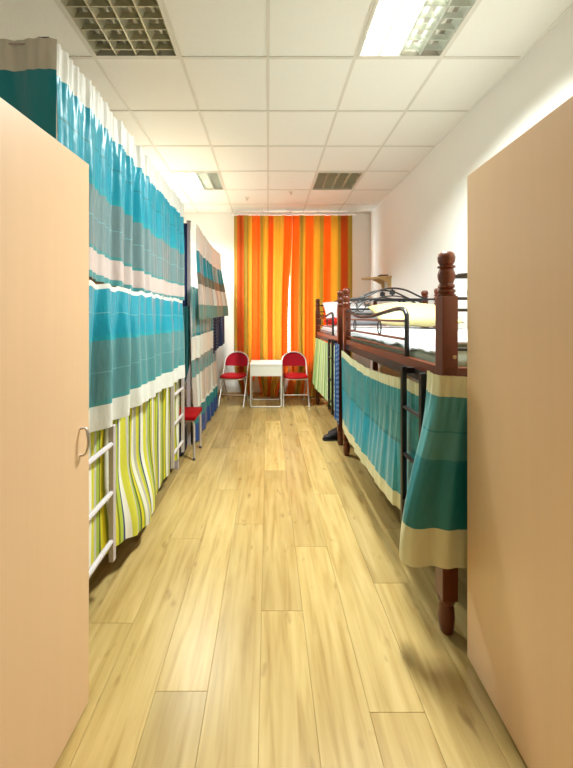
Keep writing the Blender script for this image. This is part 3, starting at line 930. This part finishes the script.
def wood_bunk(label, y0, y1):
    t = thing('wooden_bunk_bed', label, 'bunk bed', ((RX0 + RX1) / 2, (y0 + y1) / 2, 0), group='dark wooden bunks along the right wall')
    for x in (RX0, RX1):
        for y in (y0, y1):
            wood_post(t, x, y)
    headboard(t, y0, True)
    headboard(t, y1, True)
    for z in (1.10, 0.36):
        for x in (RX0, RX1):
            part('side_rail', box(B(), x - 0.018, x + 0.018, y0 + 0.033, y1 - 0.033, z - 0.005, z + 0.04), M['wood'], t)
            part('rail_angle', box(B(), x - 0.022, x + 0.022, y0 + 0.033, y1 - 0.033, z - 0.055, z - 0.0055), M['black'], t)
        for y in (y0, y1):
            part('end_rail', box(B(), RX0 + 0.033, RX1 - 0.033, y - 0.018, y + 0.018, z - 0.04, z + 0.04), M['wood'], t)
        n = 9
        for k in range(n):
            yy = y0 + 0.12 + (y1 - y0 - 0.24) * k / (n - 1)
            part('bed_slat', box(B(), RX0 + 0.023, RX1 - 0.023, yy - 0.035, yy + 0.035, z + 0.012, z + 0.028), M['board'], t)
    # guard rail on the aisle side
    g1, g0 = y1 - 0.033, y0 + 0.42
    L = g1 - g0
    ys = lambda f: g0 + L * f
    pts = smooth_path([(RX0, g1, 1.425), (RX0, ys(0.89), 1.40), (RX0, ys(0.72), 1.364), (RX0, ys(0.47), 1.366), (RX0, ys(0.25), 1.392), (RX0, ys(0.10), 1.408), (RX0, ys(0.03), 1.402), (RX0, ys(0.0), 1.37)], 6)
    pts += [Vector((RX0, g0, 1.25)), Vector((RX0, g0, 1.142))]
    part('guard_rail', tube(B(), pts, 0.013, 10), M['black'], t, smooth=True)
    for z in (1.337, 1.235, 1.172):
        part('guard_bar', tube(B(), [(RX0, g1 + 0.002, z), (RX0, g0, z)], 0.008, 8), M['wood'], t, smooth=True)
    for f in (0.33, 0.80):
        ring = [(RX0, ys(f) + 0.035 * math.cos(a), 1.286 + 0.045 * math.sin(a)) for a in (2 * PI * k / 18 for k in range(18))]
        part('ring', tube(B(), ring, 0.005, 6, closed=True), M['black'], t, smooth=True)
    # ladder
    for y in (y0 + 0.07, y0 + 0.285):
        part('ladder_stile', box(B(), 0.690, 0.714, y - 0.013, y + 0.013, 0.30, 1.105), M['black'], t, bevel=0.003)
        part('ladder_hook', box(B(), 0.6905, 0.752, y - 0.012, y + 0.012, 1.07, 1.10), M['black'], t)
    for z in (0.42, 0.66, 0.90):
        part('ladder_rung', tube(B(), [(0.702, y0 + 0.075, z), (0.702, y0 + 0.28, z)], 0.010, 8), M['black'], t, smooth=True)
    return t
wood_bunk('dark wooden bunk bed with turned posts beside the beech wardrobe', 1.475, 3.345)
wood_bunk('dark wooden bunk bed by the window with green striped cloth', 3.63, 5.30)
part_plug = part('rail_bolt', lathe(B(), [(0.008, 0.0), (0.009, 0.004), (0.005, 0.007)], 0, 0, 10), M['board'])
part_plug.parent = [o for o in COL.objects if o.name == 'wooden_bunk_bed'][0]
part_plug.rotation_euler = (PI / 2, 0, 0)
part_plug.location = Vector((0.79, 1.443, 1.19)) - Vector(part_plug.parent.location)

def soft_box(x0, x1, y0, y1, z0, z1, amp, seed, nx=24, ny=40, drape=0.0, round_=0.05):
    """A closed, rumpled slab (mattress, blanket): grid top with rounded sides."""
    bm = B()
    top, bot = [], []
    for i in range(ny + 1):
        rt, rb = [], []
        for j in range(nx + 1):
            s, q = j / nx, i / ny
            x, y = x0 + (x1 - x0) * s, y0 + (y1 - y0) * q
            d = min((x - x0), (x1 - x), (y - y0), (y1 - y))
            k = sstep(-0.0001, round_, d) ** 0.5
            nz = noise.noise(Vector((x * 3.1, y * 3.1, seed))) + 0.6 * noise.noise(Vector((x * 8, y * 7, seed + 5)))
            z = z0 + (z1 - z0) * (0.35 + 0.65 * k) + amp * nz * k
            if drape:
                z -= drape * (1 - sstep(0, 0.06, x - x0)) * (0.7 + 0.3 * noise.noise(Vector((y * 6, 1, seed))))
            rt.append(bm.verts.new((x - (0.012 * noise.noise(Vector((y * 9, seed, 2))) if j == 0 else 0), y, z)))
            rb.append(bm.verts.new((x, y, min(z0, z - 0.01))))
        top.append(rt); bot.append(rb)
    for i in range(ny):
        for j in range(nx):
            bm.faces.new((top[i][j], top[i][j + 1], top[i + 1][j + 1], top[i + 1][j]))
            bm.faces.new((bot[i][j], bot[i + 1][j], bot[i + 1][j + 1], bot[i][j + 1]))
    for i in range(ny):
        bm.faces.new((top[i][0], top[i + 1][0], bot[i + 1][0], bot[i][0]))
        bm.faces.new((top[i][nx], bot[i][nx], bot[i + 1][nx], top[i + 1][nx]))
    for j in range(nx):
        bm.faces.new((top[0][j], bot[0][j], bot[0][j + 1], top[0][j + 1]))
        bm.faces.new((top[ny][j], top[ny][j + 1], bot[ny][j + 1], bot[ny][j]))
    return bm

def pillow(name, label, cat, c, size, rot, mat, group=None, seed=1):
    w, d, h = size
    n = 22
    bm = B()
    sides = []
    for sg in (1, -1):
        rows = []
        for i in range(n + 1):
            r = []
            for j in range(n + 1):
                s, q = -1 + 2 * j / n, -1 + 2 * i / n
                k = max(0, (1 - abs(s) ** 2.4)) ** 0.55 * max(0, (1 - abs(q) ** 2.4)) ** 0.55
                px = s * w / 2 * (1 - 0.06 * (1 - q * q) * abs(s) ** 3) ; py = q * d / 2 * (1 - 0.06 * (1 - s * s) * abs(q) ** 3)
                z = sg * h / 2 * k + 0.014 * k * noise.noise(Vector((s * 2.5, q * 2.5, seed + sg)))
                if i in (0, n) or j in (0, n):
                    r.append((px, py, 0.0))
                else:
                    r.append((px, py, z))
            rows.append(r)
        sides.append(rows)
    vt = [[bm.verts.new(p) for p in r] for r in sides[0]]
    vb = [[vt[i][j] if (i in (0, n) or j in (0, n)) else bm.verts.new(sides[1][i][j]) for j in range(n + 1)] for i in range(n + 1)]
    for i in range(n):
        for j in range(n):
            bm.faces.new((vt[i][j], vt[i][j + 1], vt[i + 1][j + 1], vt[i + 1][j]))
            bm.faces.new((vb[i][j], vb[i + 1][j], vb[i + 1][j + 1], vb[i][j + 1]))
    me = bpy.data.meshes.new(name)
    bm.to_mesh(me); bm.free()
    o = link_mesh(name, me, mat, None, True)
    o.location = c
    o.rotation_euler = rot
    return tag(o, label, cat, group)

o = part('mattress', soft_box(0.80, 1.648, 1.53, 3.29, 1.13, 1.235, 0.0, 1, 16, 30), M['sheet_g'], None, smooth=True)
tag(o, 'grey green mattress on the upper bunk beside the beech wardrobe', 'mattress', 'mattresses on the wooden bunks')
o = part('bed_sheet', soft_box(0.792, 1.64, 1.56, 3.26, 1.236, 1.262, 0.012, 3, 40, 80, drape=0.07), M['sheet'], None, smooth=True)
tag(o, 'rumpled white sheet spread on the bunk beside the beech wardrobe', 'bed sheet')
o = part('mattress', soft_box(0.80, 1.648, 3.69, 5.24, 1.13, 1.235, 0.0, 2, 16, 30), M['pillow_w'], None, smooth=True)
tag(o, 'white mattress on the upper bunk by the orange curtains', 'mattress', 'mattresses on the wooden bunks')
pillow('pillow', 'large cream pillow propped against the black metal headboard', 'pillow', (1.235, 2.93, 1.385), (0.66, 0.50, 0.15), (math.radians(17), 0, math.radians(-4)), M['pillow_y'])
pillow('pillow', 'white pillow leaning at the far end of the window bunk', 'pillow', (1.14, 4.98, 1.44), (0.64, 0.46, 0.17), (math.radians(38), 0, 0), M['pillow_w'])
pillow('pillow', 'white pillow behind the black headboard rings', 'pillow', (1.16, 3.95, 1.37), (0.62, 0.44, 0.16), (math.radians(-22), 0, 0), M['pillow_w'])
pillow('folded_cloth', 'bright red cloth lying on the window bunk mattress', 'cloth', (0.90, 4.62, 1.30), (0.20, 0.34, 0.10), (0, 0, 0.2), M['redcloth'])

# curtains of the right bunks
def rz_top(u):
    return 1.035 - 0.045 * math.sin(PI * min(1, u * 1.15)) + 0.0 * u
HT, HB = 1.02, 0.29
cloth('bunk_curtain', 'teal and blue satin curtain with cream header under the wooden bunk', 'curtain',
      [(0.722, 3.30), (0.722, 1.86), (0.736, 1.80), (0.736, 1.56)], rz_top, lambda u: 0.285 + 0.02 * u,
      [(0, 0.085, 'header', M['c_cream'], 'cream gathered header'), (0.085, 0.27, 'teal_band', M['c_teal'], None), (0.27, 0.276, 'seam', M['c_tealdk'], None), (0.276, 0.47, 'teal_band', M['c_teal'], None),  # thin dark band is a fold crease put in as colour
       (0.47, 0.50, 'border', M['c_tealdk'], None), (0.50, 0.885, 'blue_band', M['c_cyan'], None), (0.885, 1.0, 'hem', M['c_cream'], 'cream hem')],
      folds=9, amp=0.011, amp_top=0.006, ruffle=0.004, seed=111, nu=240, nv=40, hemwave=0.004,
      out=lambda u, v: 0.03 * math.sin(PI * u) ** 0.7 * sstep(0.3, 1, v) * (1 if u < 0.8 else 0))
def cflare(u, v):
    k = math.exp(-((u - 0.12) / 0.24) ** 2) * sstep(0.02, 1.0, v) ** 0.9
    return (-0.135 * k, 0)
cloth('bunk_curtain', 'teal satin curtain with wide cream hem wrapped around the wooden post', 'curtain',
      [(0.700, 1.50), (0.697, 1.45), (0.70, 1.415), (0.715, 1.398), (0.745, 1.395), (1.25, 1.395)], lambda u: 1.125 - 0.03 * u, lambda u: 0.345 - 0.05 * u,
      [(0, 0.11, 'header', M['c_cream'], 'cream gathered header'), (0.11, 0.29, 'grey_band', M['c_green'], None), (0.29, 0.297, 'seam', M['c_tealdk'], None), (0.297, 0.44, 'grey_band', M['c_green'], None),  # fold crease put in as a thin dark colour band
       (0.44, 0.47, 'border', M['c_tealdk'], None), (0.47, 0.80, 'teal_band', M['c_tealdk'], None), (0.80, 1.0, 'hem', M['c_cream'], 'cream hem')],
      folds=5, amp=0.011, amp_top=0.007, ruffle=0.003, slide=cflare, seed=121, nu=160, nv=40)
GRN = [(0.0, (176, 200, 128)), (0.12, (226, 230, 196)), (0.2, (150, 182, 110)), (0.42, (120, 160, 110)), (0.5, (186, 206, 140)), (0.66, (140, 175, 150)), (0.72, (214, 222, 180)), (0.86, (160, 190, 120))]
M['green'] = stripes('green_stripe_cloth', GRN, repeat=4.0, rough=0.75)
cloth('striped_blanket', 'pale green striped cloth hung under the bunk by the window', 'blanket',
      [(0.735, 5.22), (0.735, 4.02), (0.738, 3.96), (0.738, 3.70)], 1.042, lambda u: 0.345 - 0.02 * u, [(0, 1, 'striped_blanket', M['green'], None)], folds=7, amp=0.010, amp_top=0.008, seed=131, nu=150, nv=26,
      out=lambda u, v: 0.05 * v * (1 - sstep(0.3, 0.75, u)))
M['bluedash'] = dashes('blue_dash_cloth', (8, 72, 140), (170, 200, 220), 2.6, 17.0, 0.34, 0.5, 4.0)
cloth('hanging_towel', 'blue towel with pale woven marks hanging between wooden bunks', 'towel',
      [(0.722, 3.56), (0.715, 3.32)], 1.09, 0.30, [(0, 1, 'hanging_towel', M['bluedash'], None)], folds=2, amp=0.008, nu=40, nv=26, seed=141, out=lambda u, v: 0.02)

# ------------------------------------------------------------------ shelf on the right wall, things on the floor
t = thing('wall_shelf', 'small wooden bracket shelf on the white wall over the bunks', 'shelf', (1.60, 5.0, 1.9))
bm = B()
pts2d = [(XR, 4.82), (1.66, 4.82), (1.40, 5.10), (1.42, 5.16), (XR, 5.20)]
lo = [bm.verts.new((x, y, 1.925)) for x, y in pts2d]; hi = [bm.verts.new((x, y, 1.943)) for x, y in pts2d]
bm.faces.new(lo); bm.faces.new(hi[::-1])
for k in range(5):
    bm.faces.new((lo[k], hi[k], hi[(k + 1) % 5], lo[(k + 1) % 5]))
bmesh.ops.recalc_face_normals(bm, faces=bm.faces)
part('shelf_board', bm, M['shelf'], t)
for y in (4.86, 5.14):
    bm = B()
    tri = [(XR, 1.925), (XR, 1.75), (XR - 0.03, 1.75), (XR - 0.05, 1.85), (XR - 0.17, 1.91), (XR - 0.17, 1.925)]
    lo = [bm.verts.new((x, y - 0.008, z)) for x, z in tri]; hi = [bm.verts.new((x, y + 0.008, z)) for x, z in tri]
    bm.faces.new(lo); bm.faces.new(hi[::-1])
    for k in range(6):
        bm.faces.new((lo[k], hi[k], hi[(k + 1) % 6], lo[(k + 1) % 6]))
    bmesh.ops.recalc_face_normals(bm, faces=bm.faces)
    part('bracket', bm, M['shelf'], t)
o = part('small_box', box(B(), 1.62, 1.73, 4.90, 5.02, 1.944, 1.972), M['darkbrown'], None, bevel=0.006)
tag(o, 'small dark flat box lying on the wall shelf', 'box')

def bag(name, label, c, size, mat, seed):
    w, d, h = size
    t = thing(name, label, 'bag', (c[0], c[1], 0))
    bm = B()
    bmesh.ops.create_cube(bm, size=1.0)
    bmesh.ops.subdivide_edges(bm, edges=bm.edges, cuts=6, use_grid_fill=True)
    for v in bm.verts:
        p = v.co * 2
        q = p / max(1e-6, (abs(p.x) ** 5 + abs(p.y) ** 5 + abs(p.z) ** 5) ** 0.2)
        nz = 1 + 0.06 * noise.noise(p * 1.7 + Vector((seed, 0, 0)))
        taper = 1 - 0.16 * (q.z + 1) / 2
        v.co = Vector((c[0] + q.x * w / 2 * nz * taper, c[1] + q.y * d / 2 * nz * taper, max(0.0, (q.z + 1) / 2 * h * nz)))
    part('body', bm, mat, t, smooth=True)
    pts = smooth_path([(c[0] - w * 0.22, c[1], h * 0.93), (c[0] - w * 0.18, c[1], h * 1.08), (c[0], c[1], h * 1.14), (c[0] + w * 0.18, c[1], h * 1.08), (c[0] + w * 0.22, c[1], h * 0.93)], 5)
    part('handle', tube(B(), pts, 0.009, 8), mat, t, smooth=True)
bag('travel_bag', 'dark navy bag on the floor under the red stool', (-0.90, 3.38), (0.17, 0.24, 0.27), M['navycloth'], 3)  # added bag shape stands in for the darkness under the bunk

def shoe(label, loc, rz):
    t = thing('shoe', label, 'shoe', loc, rz, group='black shoes under the wooden bunks')
    def shell(secs, name, mat):
        bm = B()
        prev = None
        for (y, hw, z0, z1) in secs:
            ring = []
            for k in range(14):
                a = 2 * PI * k / 14
                ring.append(bm.verts.new((hw * math.cos(a), y, (z0 + z1) / 2 + (z1 - z0) / 2 * math.copysign(abs(math.sin(a)) ** 0.7, math.sin(a)))))
            if prev:
                for k in range(14):
                    bm.faces.new((prev[k], prev[(k + 1) % 14], ring[(k + 1) % 14], ring[k]))
            else:
                bm.faces.new(ring[::-1])
            prev = ring
        bm.faces.new(prev)
        bmesh.ops.recalc_face_normals(bm, faces=bm.faces)
        return part(name, bm, mat, t, smooth=True, local=True)
    shell([(-0.135, 0.015, 0.0, 0.03), (-0.12, 0.035, 0.0, 0.02), (0.0, 0.042, 0.0, 0.02), (0.10, 0.036, 0.0, 0.022), (0.13, 0.02, 0.0, 0.024)], 'sole', M['blackcloth'])
    shell([(-0.128, 0.012, 0.02, 0.04), (-0.11, 0.033, 0.018, 0.055), (-0.03, 0.040, 0.018, 0.075), (0.03, 0.036, 0.018, 0.095), (0.10, 0.033, 0.018, 0.105), (0.125, 0.02, 0.02, 0.10)], 'upper', M['blackcloth'])
shoe('black shoe standing on the floor below the blue towel, pointing out', (0.735, 3.78, 0), math.radians(-75))
shoe('black shoe lying farther under the green striped cloth', (0.80, 3.93, 0), math.radians(-60))
